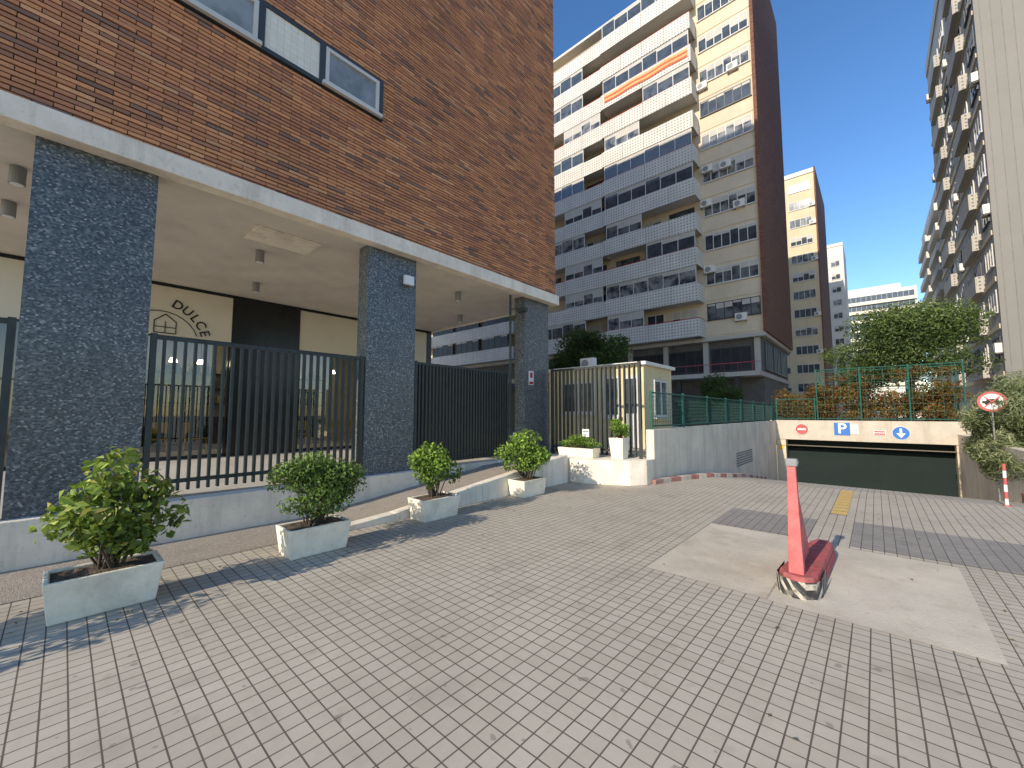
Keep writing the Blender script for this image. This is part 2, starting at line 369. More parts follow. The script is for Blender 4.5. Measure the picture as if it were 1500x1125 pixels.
# ============================================================ BUILDING 1
B=empty('brick_building',(-15,3.5,.5)); tag(B,'brown brick building on blue mosaic pillars over an open arcade','building')
mb=MB(); mb.box(-50,-6.66,-1.5,9.2,4.93,38,0); mb.obj('upper_wall',['brickside'],B)  # unseen depth extended back to cast shade on the apartment block beyond
mb=MB(); mb.box(-6.655,-6.64,-1.5,9.18,4.93,14.6,0); mb.obj('mortar_bed',['mortar'],B)
r=np.random.default_rng(3); boxes=[];colr=[]
pal=np.array([(.70,.31,.135),(.62,.265,.12),(.54,.225,.11),(.42,.19,.11),(.28,.16,.115),(.74,.37,.18)])
ch=.060; bl=.30; rows=int(9.6/ch); bh=.043
for i in range(rows):
    z=4.94+i*ch; off=(i%2)*bl/2+ (r.random()-.5)*.02; y=-1.6+off-bl
    while y<9.2:
        y0=max(y,-1.5); y1=min(y+bl-.009,9.2)
        y+=bl
        if y1-y0<.05: continue
        if y1>.62 and y0<3.68 and z+bh>7.08 and z<7.84:
            if y0<.62 and y1>.70: y1=.62
            elif y1>3.68 and y0<3.68: y0=3.70
            else: continue
            if y1-y0<.03: continue
        p=r.choice([0,1,2],p=[.8,.1,.1])
        xf=-6.617+r.normal()*.002+p*.004
        zz=r.normal()*.0012
        boxes.append((y0,y1,z+zz,z+bh+zz,xf))
        colr.append(pal[r.choice(6,p=[.27,.26,.22,.13,.06,.06])]*r.uniform(.85,1.15))
bx=np.array(boxes); n=len(bx)
V=np.empty((n,8,3)); 
V[:,[0,1,2,3],0]=-6.65; V[:,[4,5,6,7],0]=bx[:,4][:,None]
for a in (0,4,3,7): V[:,a,1]=bx[:,0]
for a in (1,5,2,6): V[:,a,1]=bx[:,1]
for a in (0,1,4,5): V[:,a,2]=bx[:,2]
for a in (2,3,6,7): V[:,a,2]=bx[:,3]
V[:,4:,2]+= (r.random((n,4))-.5)*.003
base=np.arange(n)[:,None]*8
F=np.concatenate([base+np.array(q) for q in ((4,5,6,7),(0,1,5,4),(3,7,6,2),(0,4,7,3),(1,2,6,5))])
O=(-15,3.5,.5)
me=bpy.data.meshes.new('brick_facing'); me.from_pydata((V.reshape(-1,3)-np.array(O)).tolist(),[],F.tolist()); me.materials.append(M['brick'])
A=np.ones((n,8,4)); A[:,:,:3]=np.array(colr)[:,None,:]; at=me.color_attributes.new('Col','FLOAT_COLOR','POINT'); at.data.foreach_set('color',A.reshape(-1))
put('brick_facing',me,O,0,B)
mb=MB(); mb.box(-50,-6.75,-1.5,9.2,4.70,4.925,0); mb.obj('ceiling',['soffit'],B)
mb=MB(); mb.box(-6.745,-6.53,-1.5,9.26,4.66,4.925,0); mb.obj('fascia',['fascia'],B,bevel=.01)
mb=MB(); mb.box(-50,-6.75,9.205,9.27,4.66,4.925,0); mb.obj('fascia',['fascia'],B,bevel=.01)
for y0 in (-.37,3.58,8.0):
    mb=MB(); mb.box(-7.1,-6.75,y0,y0+1.03,.5,4.699,0); mb.obj('pillar',['mosaic'],B)
mb=MB(); mb.box(-6.855,-6.6,-1.5,4.66,0,.5,0); mb.box(-6.855,-6.7,4.661,7.95,0,.48,0); mb.obj('plinth',['white'],B,bevel=.01)
mb=MB(); mb.box(-6.66,-6.585,.62,3.70,7.06,7.13,0); mb.box(-6.66,-6.585,.62,3.70,7.78,7.84,0); mb.box(-6.66,-6.583,.62,.68,7.131,7.779,0); mb.box(-6.66,-6.583,3.62,3.70,7.131,7.779,0); mb.box(-6.66,-6.583,1.64,1.73,7.131,7.779,0); mb.box(-6.66,-6.583,2.54,2.63,7.131,7.779,0); mb.obj('window_surround',['darkframe'],B)
for yc,w in ((1.16,.95),(3.125,.98)):
    put('window',winmesh(w,.645,1,'frame',0,'paleglass'),(-6.645,yc,7.132),R(90),B)
mb=MB(); mb.box(-6.65,-6.61,1.731,2.539,7.131,7.779,0); mb.obj('tiled_panel',['tilepanel'],B)
mb=MB(); mb.box(-8.1,-7.4,1.95,3.0,4.675,4.699,0); mb.box(-8.05,-7.45,2.0,2.95,4.66,4.674,0); mb.obj('ceiling_panel',['fascia'],B,bevel=.003)
lm=MB(); lm.tube((0,0,0),(0,0,.22),.075,.075,18,0); lm.tube((0,0,-.004),(0,0,0),.06,.06,18,1); lme=lm.mesh('ceiling_lamp',['grey','signwhite'])
for x,y in ((-7.9,-.55),(-9.3,-.7),(-8.6,2.35),(-10.8,2.9),(-10.6,5.6),(-9.6,8.2),(-7.8,6.6)):
    put('ceiling_lamp',lme,(x,y,4.475),0,B)
mb=MB(); mb.box(-6.75,-6.70,4.30,4.45,4.12,4.26,0); mb.box(-6.70,-6.62,4.28,4.48,4.10,4.28,1); mb.obj('floodlight',['grey','signwhite'],B,bevel=.01)
mb=MB(); mb.box(-6.749,-6.74,8.15,8.35,2.35,2.72,0); mb.box(-6.739,-6.736,8.17,8.33,2.37,2.44,1);mb.box(-6.739,-6.736,8.2,8.30,2.54,2.68,1); mb.obj('notice_sign',['signwhite','signred'],B)
# Shop
SH=empty('cafe_shopfront',(-12.5,3.8,.5)); tag(SH,'cafe shopfront with black panels and large glass under the arcade','shop')
for a,b in ((2.84,4.5),(-.45,.5),(9.0,9.2)):
    mb=MB(); mb.box(-12.6,-12.4,a,b,.5,4.69,0); mb.obj('black_panel',['black'],SH)
for a,b in ((.51,2.83),(4.51,8.99),(-1.5,-.46)):
    mb=MB(); mb.box(-12.58,-12.42,a,b,3.45,4.62,0); mb.obj('signboard',['cream'],SH)
    mb=MB()
    mb.box(-12.53,-12.45,a,b,.5,.58,0); mb.box(-12.53,-12.45,a,b,3.41,3.449,0); mb.box(-12.6,-12.4,a,b,4.63,4.69,0)
    k=max(1,int((b-a)/1.5))
    for i in range(k+1):
        y=a+.03+(b-a-.06)*i/k; mb.box(-12.535,-12.445,y-.02,y+.02,.58,3.41,0)
    mb.obj('shop_frame',['black'],SH)
    mb=MB(); mb.face([(-12.49,a,.58),(-12.49,b,.58),(-12.49,b,3.41),(-12.49,a,3.41)]); mb.obj('shop_glass',['shopglass'],SH)
mb=MB(); mb.box(-17.2,-17,-1.5,9.2,.5,4.69,0); mb.box(-17,-12.61,9.0,9.2,.5,4.69,0); mb.box(-17,-12.61,-1.5,-1.3,.5,4.69,0); mb.box(-17,-12.6,-1.3,9.0,4.4,4.69,1); mb.obj('interior_wall',['cream','dark'],SH)
mb=MB(); mb.box(-15.8,-15.2,.5,6.5,.5,1.5,0); mb.box(-16.95,-16.6,.5,7,1.9,1.95,0); mb.box(-16.95,-16.6,.5,7,2.4,2.45,0); mb.box(-16.95,-16.6,.5,7,2.9,2.95,0)
rr=random.Random(2)
for i in range(150):
    y=rr.uniform(.6,6.9); z=rr.choice([1.95,2.45,2.95]); mb.box(-16.85,-16.7,y,y+rr.uniform(.05,.16),z,z+rr.uniform(.1,.38),rr.choice([0,1,0,2,3,4]))
for i in range(30):
    y=rr.uniform(.6,6.4); mb.box(-15.7,-15.4,y,y+rr.uniform(.06,.2),1.5,1.5+rr.uniform(.08,.35),rr.choice([0,2,0,4]))
mb.obj('counter',['black','trunk','cream','grey','chair'],SH)
for y in (1.6,4.0,6.4):
    mb=MB(); mb.box(-15.6,-14.6,y-.3,y+.3,4.36,4.399,0); mb.obj('added_fill_panel',['interiorfill'],SH)  # glowing boxes added under the cafe ceiling to lift the room's brightness
for y in (1.2,1.9,2.5,5,6.2,7.4):
    mb=MB(); mb.tube((-14,y,3.1),(-14,y,4.4),.01,.01,5,1); mb.tube((-14,y,2.98),(-14,y,3.1),.10,.06,12,0)
    mb.obj('pendant_lamp',['lamp','black'],SH)
ctr=(1.3,3.28); parts=[]
for ch_,ang in zip('DULCE',(66,53.5,41.5,30,18)):
    me=textmesh(ch_,.29,'black',.003); t=R(ang); cy=ctr[0]+1.0*math.cos(t); cz=ctr[1]+1.0*math.sin(t)
    rot=t-math.pi/2
    for v in me.vertices:
        x,y,z=v.co; yy=x*math.cos(rot)-y*math.sin(rot); zz=x*math.sin(rot)+y*math.cos(rot); v.co=(z,yy+cy-ctr[0],zz+cz-ctr[1])
    parts.append(me)
vs=[];fs=[]
for me in parts:
    n0=len(vs); vs+=[tuple(v.co) for v in me.vertices]; fs+=[tuple(n0+i for i in p.vertices) for p in me.polygons]
me=bpy.data.meshes.new('sign_lettering'); me.from_pydata(vs,[],fs); me.materials.append(M['black']); put('sign_lettering',me,(-12.40,ctr[0],ctr[1]),0,SH)
mb=MB()
pts=[(-.1,.22),(-.1,.50),(.1,.67),(.3,.50),(.3,.22),(-.1,.22)]
for a,b in zip(pts,pts[1:]): mb.tube((-12.41,ctr[0]+a[0]+.1,ctr[1]+a[1]),(-12.41,ctr[0]+b[0]+.1,ctr[1]+b[1]),.012,.012,6)
mb.tube((-12.41,ctr[0]+.2,ctr[1]+.22),(-12.41,ctr[0]+.2,ctr[1]+.5),.01,.01,6); mb.tube((-12.41,ctr[0],ctr[1]+.36),(-12.41,ctr[0]+.4,ctr[1]+.36),.01,.01,6)
for i in range(14):
    t0=R(5+i*12.5); t1=R(5+(i+1)*12.5); q=.74
    if ctr[1]+q*math.sin(t0)>3.5 and ctr[1]+q*math.sin(t1)>3.5: mb.tube((-12.41,ctr[0]+.1+q*math.cos(t0),ctr[1]+q*math.sin(t0)),(-12.41,ctr[0]+.1+q*math.cos(t1),ctr[1]+q*math.sin(t1)),.010,.010,6)
mb.obj('sign_drawing',['black'],SH)
def chair(x,y,rz):
    mb=MB()
    for dx in(-.18,.18):
        for dy in(-.18,.18): mb.tube((dx*1.1,dy*1.1,0),(dx*.9,dy*.9,.45),.02,.02,6)
    mb.box(-.2,.2,-.2,.2,.45,.47); mb.tube((-.18,.18,.45),(-.18,.22,.85),.02,.02,6); mb.tube((.18,.18,.45),(.18,.22,.85),.02,.02,6); mb.box(-.2,.2,.2,.22,.6,.87)
    o=put('chair',mb.mesh('chair',['chair']),(x,y,.5),rz); tag(o,'yellow metal chair standing inside the cafe window','chair','cafe chairs'); return o
for i,(x,y) in enumerate(((-13.0,.9),(-13.1,1.6),(-13.0,2.3),(-13.2,5.0),(-13.0,5.7),(-13.2,6.4))): chair(x,y,i*1.3)

# ------------------------------------------------------------ FENCES
def fence(x0,y0,x1,y1,z0,z1,label,name='metal_fence',sp=.105,mat='fence',bw=.015,dp=.036):
    d=Vector((x1-x0,y1-y0,0)); L_=d.length; d.normalize(); n=Vector((-d.y,d.x,0))
    mb=MB()
    def seg(a,b,za,zb,t):
        p=Vector((x0,y0,0))+d*a; q=Vector((x0,y0,0))+d*b
        fp=[p+n*t,q+n*t,q-n*t,p-n*t]; mb.prism([(v.x,v.y) for v in fp][::-1],za,zb)
    k=int(L_/sp)
    for i in range(k+1):
        s=L_*i/k; seg(s-bw,s+bw,z0+.001,z1-.001,dp)
    seg(0,L_,z0+.1,z0+.15,dp*.6); seg(0,L_,z1-.05,z1,dp*.8)
    seg(-.03,.03,z0-.1,z1+.02,.04); seg(L_-.03,L_+.03,z0-.1,z1+.02,.04)
    o=mb.obj(name,[mat]); tag(o,label,'fence'); return o
fence(-6.8,-1.5,-6.8,-.42,.6,2.6,'dark grey metal bar fence on a white plinth')
fence(-6.8,.72,-6.8,3.52,.6,2.6,'dark grey metal bar fence between two mosaic pillars')
fence(-6.8,4.66,-6.8,7.35,.58,2.63,'dark grey barred gate at the top of the walkway','metal_gate',sp=.085,bw=.018)
fence(-6.6,9.0,-4.08,9.0,.58,2.8,'tall dark metal fence in front of the yellow guard booth',sp=.125,bw=.017)
mb=MB(); mb.box(-5.62,-5.42,8.935,8.955,1.0,1.2,0); mb.box(-5.6,-5.44,8.93,8.934,1.13,1.16,1); mb.box(-5.6,-5.5,8.93,8.934,1.06,1.08,1)
tag(mb.obj('notice_sign',['signwhite','grey']),'small white notice fixed to the metal fence','sign')
def meshfence(x0,y0,x1,y1,z0,z1,label,post=2.2,wires=8,vert=.12):
    mb=MB(); a=Vector((x0,y0,0)); b=Vector((x1,y1,0)); L_=(b-a).length; k=max(1,round(L_/post)); up=Vector((0,0,1))
    for i in range(k+1):
        p=a.lerp(b,i/k); mb.tube(p+up*z0,p+up*(z1+.05),.03,.03,8)
    for z in (z0+.08,z1): mb.tube(a+up*z,b+up*z,.02,.02,6)
    for j in range(1,wires): z=z0+.08+(z1-z0-.08)*j/wires; mb.tube(a+up*z,b+up*z,.006,.006,4,cap=False)
    m_=int(L_/vert)
    for i in range(m_): p=a.lerp(b,i/m_); mb.tube(p+up*(z0+.08),p+up*z1,.005,.005,4,cap=False)
    o=mb.obj('wire_fence',['greenfence']); tag(o,label,'fence'); return o
meshfence(XW-.1,9.3,XW-.1,24.4,1.22,2.1,'green wire fence along the top of the white ramp wall')
meshfence(-2.1,24.62,2.75,24.62,1.27,3.7,'tall green wire fence on the garage roof',1.6,7,.3)
meshfence(-2.1,26.6,2.75,26.6,1.27,3.75,'second tall green wire fence behind the hedge',1.6,5,.4)
meshfence(-3.8,24.66,-2.2,24.66,1.27,2.3,'low green wire fence on the garage roof edge',1.3,5,.2)

# ramp walls & garage
mb=MB(); mb.prism([(-6.3,7.96),(-5.0,8.02),(-4.1,8.45),(-3.86,8.8),(-3.85,9.19),(-6.3,9.19)],0,.55); tag(mb.obj('low_wall',['white'],bevel=.012),'low white rendered wall below the metal fence with planters on top','low wall')
mb=MB(); mb.box(XW-.22,XW,9.2,24.49,-2.1,1.22); 
o=mb.obj('ramp_wall',['rampwall'],bevel=.01); tag(o,'white rendered side wall of the garage ramp','wall')
mb=MB()
for i in range(6): mb.box(XW+.001,XW+.015,16.5,19,-.35+i*.09,-.30+i*.09)
mb.obj('vent_grille',['grey'],o)
mb=MB(); mb.box(2.45,2.66,12.0,24.49,-2.1,.75); tag(mb.obj('ramp_wall',['rampwall'],bevel=.01),'weathered grey white wall beside the garage ramp','wall')
G=empty('parking_garage',(-.5,27,-2)); tag(G,'underground garage entrance with white beam and dark green door','garage')
mb=MB(); mb.box(XW-.22,2.9,24.5,24.75,.3,1.26); mb.obj('beam',['beam'],G,bevel=.01)
for a,b in ((XW,-3.45),(2.4,2.66)):
    mb=MB(); mb.box(a,b,24.55,24.8,-2.1,.299); mb.obj('door_jamb',['beige'],G)
mb=MB(); mb.box(-3.45,2.4,25.1,25.16,-2.3,-.2,0); mb.obj('garage_door',['door'],G)
mb=MB(); mb.box(-3.45,2.4,25.2,25.25,-2.3,.3,0); mb.box(-3.45,2.4,25.08,25.15,-.199,-.16,0)
for i in range(43): mb.box(-3.45+i*.136,-3.40+i*.136,25.11,25.13,-.159,.29,0)
mb.obj('door_grille',['door'],G)
mb=MB(); mb.box(-3.55,-3.45,24.81,25.3,-2.3,.3); mb.box(2.4,2.5,24.81,25.3,-2.3,.3); mb.box(-3.55,2.5,24.81,25.3,.301,.4); mb.obj('door_reveal',['beam'],G)
mb=MB(); mb.box(-3.72,6,24.76,31,1.1,1.25); mb.box(2.91,6,24.5,24.75,0,1.25); mb.obj('roof_slab',['soil'],G)
def disc(mb,x,z,y,r,mi,t=.01): mb.tube((x,y,z),(x,y-t,z),r,r,28,mi)
def sign(build,mats,label,name='traffic_sign'):
    mb=MB(); build(mb); o=mb.obj(name,mats); tag(o,label,'sign'); return o
sign(lambda m:(disc(m,-2.75,.82,24.49,.27,1,.02),disc(m,-2.75,.82,24.469,.255,0,.004),m.box(-2.92,-2.58,24.458,24.464,.78,.86,1)),['fadedred','signwhite'],'round red no entry sign on the white beam')
o=sign(lambda m:m.box(-1.50,-.92,24.475,24.495,.58,1.16,0),['blue','signwhite'],'square blue parking sign with a white P')
t=textmesh('P',.66,'signwhite',.012)
for v in t.vertices: v.co=(v.co.x,-v.co.z,v.co.y)
put('sign_letter',t,(-1.21,24.468,.87),0,o)
sign(lambda m:(m.box(-.9,-.62,24.475,24.495,.66,1.08,0),[m.box(-.87,-.65,24.47,24.474,.72+i*.08,.74+i*.08,1) for i in range(4)]),['signwhite','grey'],'small white notice board beside the parking sign','notice_sign')
sign(lambda m:(m.box(-.12,.30,24.475,24.495,.62,.84,0),m.box(-.09,.27,24.47,24.474,.64,.71,1),m.box(-.09,.27,24.47,24.474,.75,.81,1)),['signwhite','fadedred'],'small red and white notice on the beam','notice_sign')
sign(lambda m:(disc(m,.78,.74,24.49,.29,1,.02),disc(m,.78,.74,24.469,.275,0,.004),m.box(.74,.82,24.457,24.464,.72,.94,1),m.face([(.78,24.458,.53),(.93,24.458,.73),(.63,24.458,.73)],1)),['blue','signwhite'],'round blue sign with a white downward arrow')
mb=MB(); mb.box(-3.72,-3.55,24.53,24.545,-.2,.0,0); tag(mb.obj('notice_sign',['chair'],bevel=.004),'small yellow warning plate beside the garage door','sign')
mb=MB(); pl=[(-3.75,9.0),(-3.62,9.6),(-3.4,10.3),(-3.1,11.1),(-2.9,12),(-2.8,13),(-2.75,14),(-2.75,15.5)]
fine=[]
for a,b in zip(pl,pl[1:]):
    k=max(1,round((Vector(b)-Vector(a)).length/.3))
    for i in range(k): fine.append(Vector(a).lerp(Vector(b),i/k))
fine.append(Vector(pl[-1]))
def rz_(y): return 0 if y<11 else (-(y-11)*.1 if y<13 else -.2-(y-13)*.1492)
for i,(a,b) in enumerate(zip(fine,fine[1:])):
    d=(b-a).normalized(); n=Vector((-d.y,d.x)); w=.14; b2=b-d*.008
    q=[a+n*w,a,b2,b2+n*w]
    k=len(mb.v); za,zb=rz_(a.y),rz_(b.y)
    zz=[za,za,zb,zb]
    mb.v+=[(p.x,p.y,z-.05) for p,z in zip(q,zz)]+[(p.x,p.y,z+.10) for p,z in zip(q,zz)]
    for f in ((4,5,6,7),(0,1,5,4),(1,2,6,5),(2,3,7,6),(3,0,4,7)): mb.f.append(tuple(k+j for j in f)); mb.m.append(i%2)
tag(mb.obj('painted_kerb',['kerbred','kerbwhite'],bevel=.01),'curved kerb painted in worn red and white blocks','kerb')
mb=MB()
for i in range(5): mb.box(2.3,2.44,12.0+i*.45,12.44+i*.45,-.3-i*.06,.1-i*.06,i%2)
tag(mb.obj('painted_kerb',['kerbred','kerbwhite'],bevel=.01),'short kerb painted red and white beside the ramp wall','kerb')
mb=MB()
for i in range(6): mb.tube((1.62,11.05,i*.12),(1.62,11.05,(i+1)*.12),.022,.022,12,i%2)
mb.tube((1.62,11.05,0),(1.62,11.05,.015),.055,.055,14,1)
tag(mb.obj('bollard',['signwhite','fadedred']),'thin red and white banded post at the ramp edge','bollard')

# guard booth
K=empty('guard_booth',(-6.6,12,.6)); tag(K,'small yellow guard booth with a flat roof','booth')
mb=MB(); mb.box(-8.2,-4.86,11,13.1,.6,2.98); mb.obj('wall',['booth'],K)
mb=MB(); mb.box(-8.4,-4.74,10.88,13.15,2.981,3.08); mb.obj('roof',['whitepaint'],K,bevel=.01)
win(K,-7.0,11,1.6,1.2,1.0,2); win(K,-5.85,11,1.5,.55,1.2,1)
mb=MB(); mb.box(-5.45,-5.0,10.93,10.99,.62,2.7,0); mb.box(-5.4,-5.05,10.92,10.929,1.6,2.6,1); mb.obj('door',['frame','glass'],K)
win(K,-4.86,12.1,1.5,1.0,1.1,2,R(90))
acunit(K,-7.2,12,3.1,0,.62)
mb=MB(); mb.tube((-6.9,7.6,.48),(-6.9,7.6,4.66),.035,.03,10,0); mb.tube((-6.9,7.6,4.3),(-6.7,7.75,4.3),.015,.015,6,0); mb.box(-6.75,-6.5,7.7,7.82,4.2,4.3,0)
tag(mb.obj('camera_pole',['fence']),'slim dark pole carrying a security camera beside the gate','pole')

# ------------------------------------------------------------ MID BUILDING
MBD=empty('apartment_building',(-20,43,.5)); tag(MBD,'tall beige apartment block with perforated white balconies and brick end wall','apartment building')
FR=36.0; Z0=8.2; FH=3.0; XE=-6.1
mb=MB(); mb.box(-56,XE,FR,48.5,7.9,41.3,0); mb.obj('wall',['beige'],MBD)
mb=MB(); mb.box(XE+.001,XE+.25,FR-.25,48.6,7.9,43.0,0); mb.obj('brick_end_wall',['brickside'],MBD)
mb=MB(); mb.box(-56,XE-.01,FR-.2,48.5,41.31,42.2,0); mb.box(-56,-10.4,FR-1.3,FR-.21,40.9,41.15,0); mb.obj('roof_parapet',['far_white'],MBD)
def balcony(parent,xa,xb,yf,yb,z,ph=1.2,rail=True,name='balcony',mat='perf'):
    b=MB(); b.box(xa,xb,yf,yb,z-.16,z,0)
    L_=xb-xa; k=max(1,round(L_/2.1))
    for i in range(k):
        b.box(xa+L_*i/k+.01,xa+L_*(i+1)/k-.01,yf-.06,yf+.04,z-.28,z+ph,1)
    b.box(xa-.06,xa,yf-.06,yb,z-.28,z+ph,1); b.box(xb,xb+.06,yf-.06,yb,z-.28,z+ph,1)
    o=b.obj(name,['far_white',mat],parent)
    if rail:
        q=MB(); q.tube((xa,yf-.01,z+ph+.06),(xb+.03,yf-.01,z+ph+.06),.03,.03,6); q.tube((xb+.03,yf,z+ph+.06),(xb+.03,yb,z+ph+.06),.03,.03,6); q.obj('handrail',['signred'],o)
    return o
rr=random.Random(11)
for k in range(11):
    z=Z0+k*FH
    mb=MB(); mb.box(-10.3,XE-.02,FR-.04,FR-.001,z-.12,z,0); mb.obj('floor_band',['beige'],MBD)
    rl= k in (0,2,5,7,8,9)
    balcony(MBD,-18.95,-10.4,FR-1.5,FR,z,rail=rl)
    balcony(MBD,-30.5,-19.05,FR-1.4,FR,z,rail=rl)
    for x,w,nx in ((-12,2.2,3),(-17.2,2.4,3),(-20.6,2.2,3),(-26.2,2.4,3)) if k not in (1,4,5,8,10) else ((-17.2,2.4,3),(-20.6,2.2,3)):
        win(MBD,x,FR,z+.3,w,2.1,nx,0,rr.choice(['frame','frame','darkframe']),rr.choice([0,.3,.5,.75]))
    win(MBD,-14.6,FR,z+.9,1.6,1.5,2,0,'frame',rr.choice([0,.3,.5]))
    win(MBD,-8.2,FR,z+1.2,3.9,1.4,6,0,'frame' if k not in(0,6) else 'darkframe',rr.choice([.2,.35,.5]))
    if k in (1,4,5,8,10): put('balcony_glazing',winmesh(8.3,1.45,6,'frame',.25),(-14.65,FR-1.42,z+1.25),0,MBD)
    if k in (2,7): put('balcony_glazing',winmesh(4.2,1.45,3,'frame',.3),(-12.6,FR-1.42,z+1.25),0,MBD)
    if k in (3,6,0): put('balcony_glazing',winmesh(3.6,1.45,3,'frame',.5),(-16.9,FR-1.42,z+1.25),0,MBD)
    if k in (0,3,5,6,8,9): put('balcony_glazing',winmesh(5.6,1.45,4,'frame',.2),(-24,FR-1.33,z+1.25),0,MBD)
    if k in (1,2,4,7): put('balcony_glazing',winmesh(4.4,1.45,4,'frame',.6),(-21.4,FR-1.33,z+1.25),0,MBD)
for k in range(3):
    balcony(MBD,-55,-31,FR-1.5,FR,Z0+k*FH,rail=False)
    for x in (-34,-39,-44): put('balcony_glazing',winmesh(4.4,1.6,4,'darkframe',.2,'podiumglass'),(x,FR-1.42,Z0+k*FH+1.25),0,MBD)
for x,z in ((-9.9,19.2),(-8.3,22.0),(-7.4,18.3),(-9.7,22.2),(-7.6,9.0),(-9.9,29.8),(-7.5,30.2),(-9.8,13.4)): acunit(MBD,x,FR-.02,z)
zf=Z0+8*FH
mb=MB(); 
for i,mi in enumerate((0,1,0,1)):
    for j in range(16):
        xa=-18.6+j*.5; sag=lambda q:.05*math.sin((q-4)/10*math.pi*3)
        mb.face([(xa,FR-1.6,zf+.2+i*.2+sag(j)),(xa+.5,FR-1.6,zf+.2+i*.2+sag(j+1)),(xa+.5,FR-1.6,zf+.4+i*.2+sag(j+1)),(xa,FR-1.6,zf+.4+i*.2+sag(j))],mi)
mb.obj('flag',['flagred','flagyellow'],MBD)
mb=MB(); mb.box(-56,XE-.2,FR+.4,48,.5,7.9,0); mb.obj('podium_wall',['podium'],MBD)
for x in (-6.6,-10.4,-13.8,-17.2,-20.6,-24):
    mb=MB(); mb.box(x-.25,x+.15,FR+.1,FR+.39,4.81,7.59,0); mb.obj('podium_pier',['greyrender'],MBD)
mb=MB(); mb.box(-56,XE-.1,FR-1.6,48.5,4.45,4.8,0); mb.box(-56,XE+.1,FR-.3,48.5,7.6,7.89,0); mb.obj('podium_slab',['greyrender'],MBD)
for x in (-8.6,-12.1,-15.5,-18.9,-22.3): win(MBD,x,FR+.38,5.1,3.0,1.9,4,0,'darkframe',0,glass='podiumglass')
for y in (38.5,42,45.5): win(MBD,XE-.18,y,5.1,3.1,2.2,4,R(90),'darkframe',0,glass='podiumglass')
mb=MB(); mb.tube((-30,FR-1.5,5.5),(XE-.1,FR-1.5,5.5),.03,.03,6,0)
for i in range(25): x=-30+i*.97; mb.tube((x,FR-1.5,4.8),(x,FR-1.5,5.5),.012,.012,4,0)
mb.obj('terrace_railing',['fadedred'],MBD)
for i in range(11):
    mb=MB(); mb.box(-30+i*2.2,-29.7+i*2.2,FR-1.3,FR-1.0,.5,4.45,0); mb.obj('podium_column',['darkframe'],MBD)
mb=MB(); mb.box(-26,-12,17,22,3.3,3.55,0)
for x in (-25,-21,-17,-13): mb.box(x,x+.25,17.3,17.55,.5,3.3,1)
mb.box(-26,-12,21.7,22,.5,3.3,1)
tag(mb.obj('canopy',['greyrender','darkframe'],bevel=.01),'low flat canopy on dark posts in the yard','canopy')

# ------------------------------------------------------------ OTHER BUILDINGS
def simpleblock(name,label,x0,x1,y0,y1,h,wall,side,cols,fh=3.0,base=5):
    e=empty(name,((x0+x1)/2,(y0+y1)/2,0)); tag(e,label,'apartment building')
    mb=MB(); mb.box(x0,x1,y0,y1,0,h,0); mb.box(x0-.1,x1+.02,y0-.15,y1,h+.001,h+.7,1); mb.obj('wall',[wall,'far_white'],e)
    if side: mb=MB(); mb.box(x1+.001,x1+.2,y0-.1,y1,0,h+.9,0); mb.obj('brick_end_wall',[side],e)
    z=base
    while z<h-2:
        for (x,w,nx) in cols: win(e,x,y0,z,w,1.4,nx,0,'frame',rr.choice([0,.3,.5]))
        z+=fh
    return e
ob=simpleblock('apartment_building','ochre apartment block with white window bands and brick end wall',-18,-5.6,79,96,40.6,'ochre','brickside',[(-7.6,3.0,4),(-11.2,2.6,4),(-15,2.6,4)])
for zz in (11,17,26,32,35): acunit(ob,-6.0,78.98,zz)
simpleblock('apartment_building','white apartment tower with narrow window columns',-16,-3.7,116,130,39.6,'far_white',None,[(-5.2,1.6,2),(-7.8,1.6,2)])
e=empty('office_building',(0,205,0)); tag(e,'long pale building with horizontal white floor bands','office building')
mb=MB(); mb.box(-14,13,200,212,0,47,0); mb.box(-8,9,201,210,47.01,49,0)
mb.obj('wall',['far_white'],e)
for k in range(10): put('window',winmesh(26,2.2,18,'frame'),(-.6,200,12.9+k*3.4),0,e)
for k in range(10):
    mb=MB(); mb.box(-13.5,12.9,199,199.9,11.6+k*3.4,12.8+k*3.4,0); mb.obj('floor_band',['cream'],e)
RB=empty('apartment_building',(12,47,0)); tag(RB,'tall pale apartment block with projecting balconies and panelled end wall','apartment building')
XF=6.1; YN=38.5
mb=MB(); mb.box(XF,24,YN+.2,62.5,0,39,0); mb.box(XF-.1,24,YN,62.6,39.001,40.2,0); mb.obj('wall',['greyrender'],RB)
mb=MB(); mb.box(XF-.05,24,YN,YN+.199,0,39,0); mb.obj('panelled_end_wall',['panel'],RB)
for k in range(11):
    z=4.2+3*k
    mb=MB(); mb.box(XF-.1,XF-.001,YN+.3,62.4,z-.3,z,0); mb.obj('floor_band',['beige'],RB)
    for y in (40.3,44.2,47.4,51.4,55.2,59): win(RB,XF,y,z+.8,2.2,1.45,3,R(-90),rr.choice(['frame','frame','darkframe']),rr.choice([0,.3,.6]))
    for y0,y1 in ((42.4,46.6),(53,58)):
        b=MB(); b.box(XF-.4,XF,y0,y1,z-.15,z,0); b.box(XF-.45,XF-.4,y0,y1,z-.18,z+.95,1); b.box(XF-.4,XF,y0-.06,y0,z-.18,z+.95,1); b.box(XF-.4,XF,y1,y1+.06,z-.18,z+.95,1)
        b.obj('balcony',['greyrender','perfdark'],RB)
    if k%2: acunit(RB,XF,49.5,z+.2,R(-90))
    if k%3==0: acunit(RB,XF,39.3,z+1.2,R(-90))
    if k%3==1: acunit(RB,XF,61,z+1.2,R(-90))
R2=empty('apartment_building',(14,105,0)); tag(R2,'cream apartment block with stacked balconies at the end of the street','apartment building')
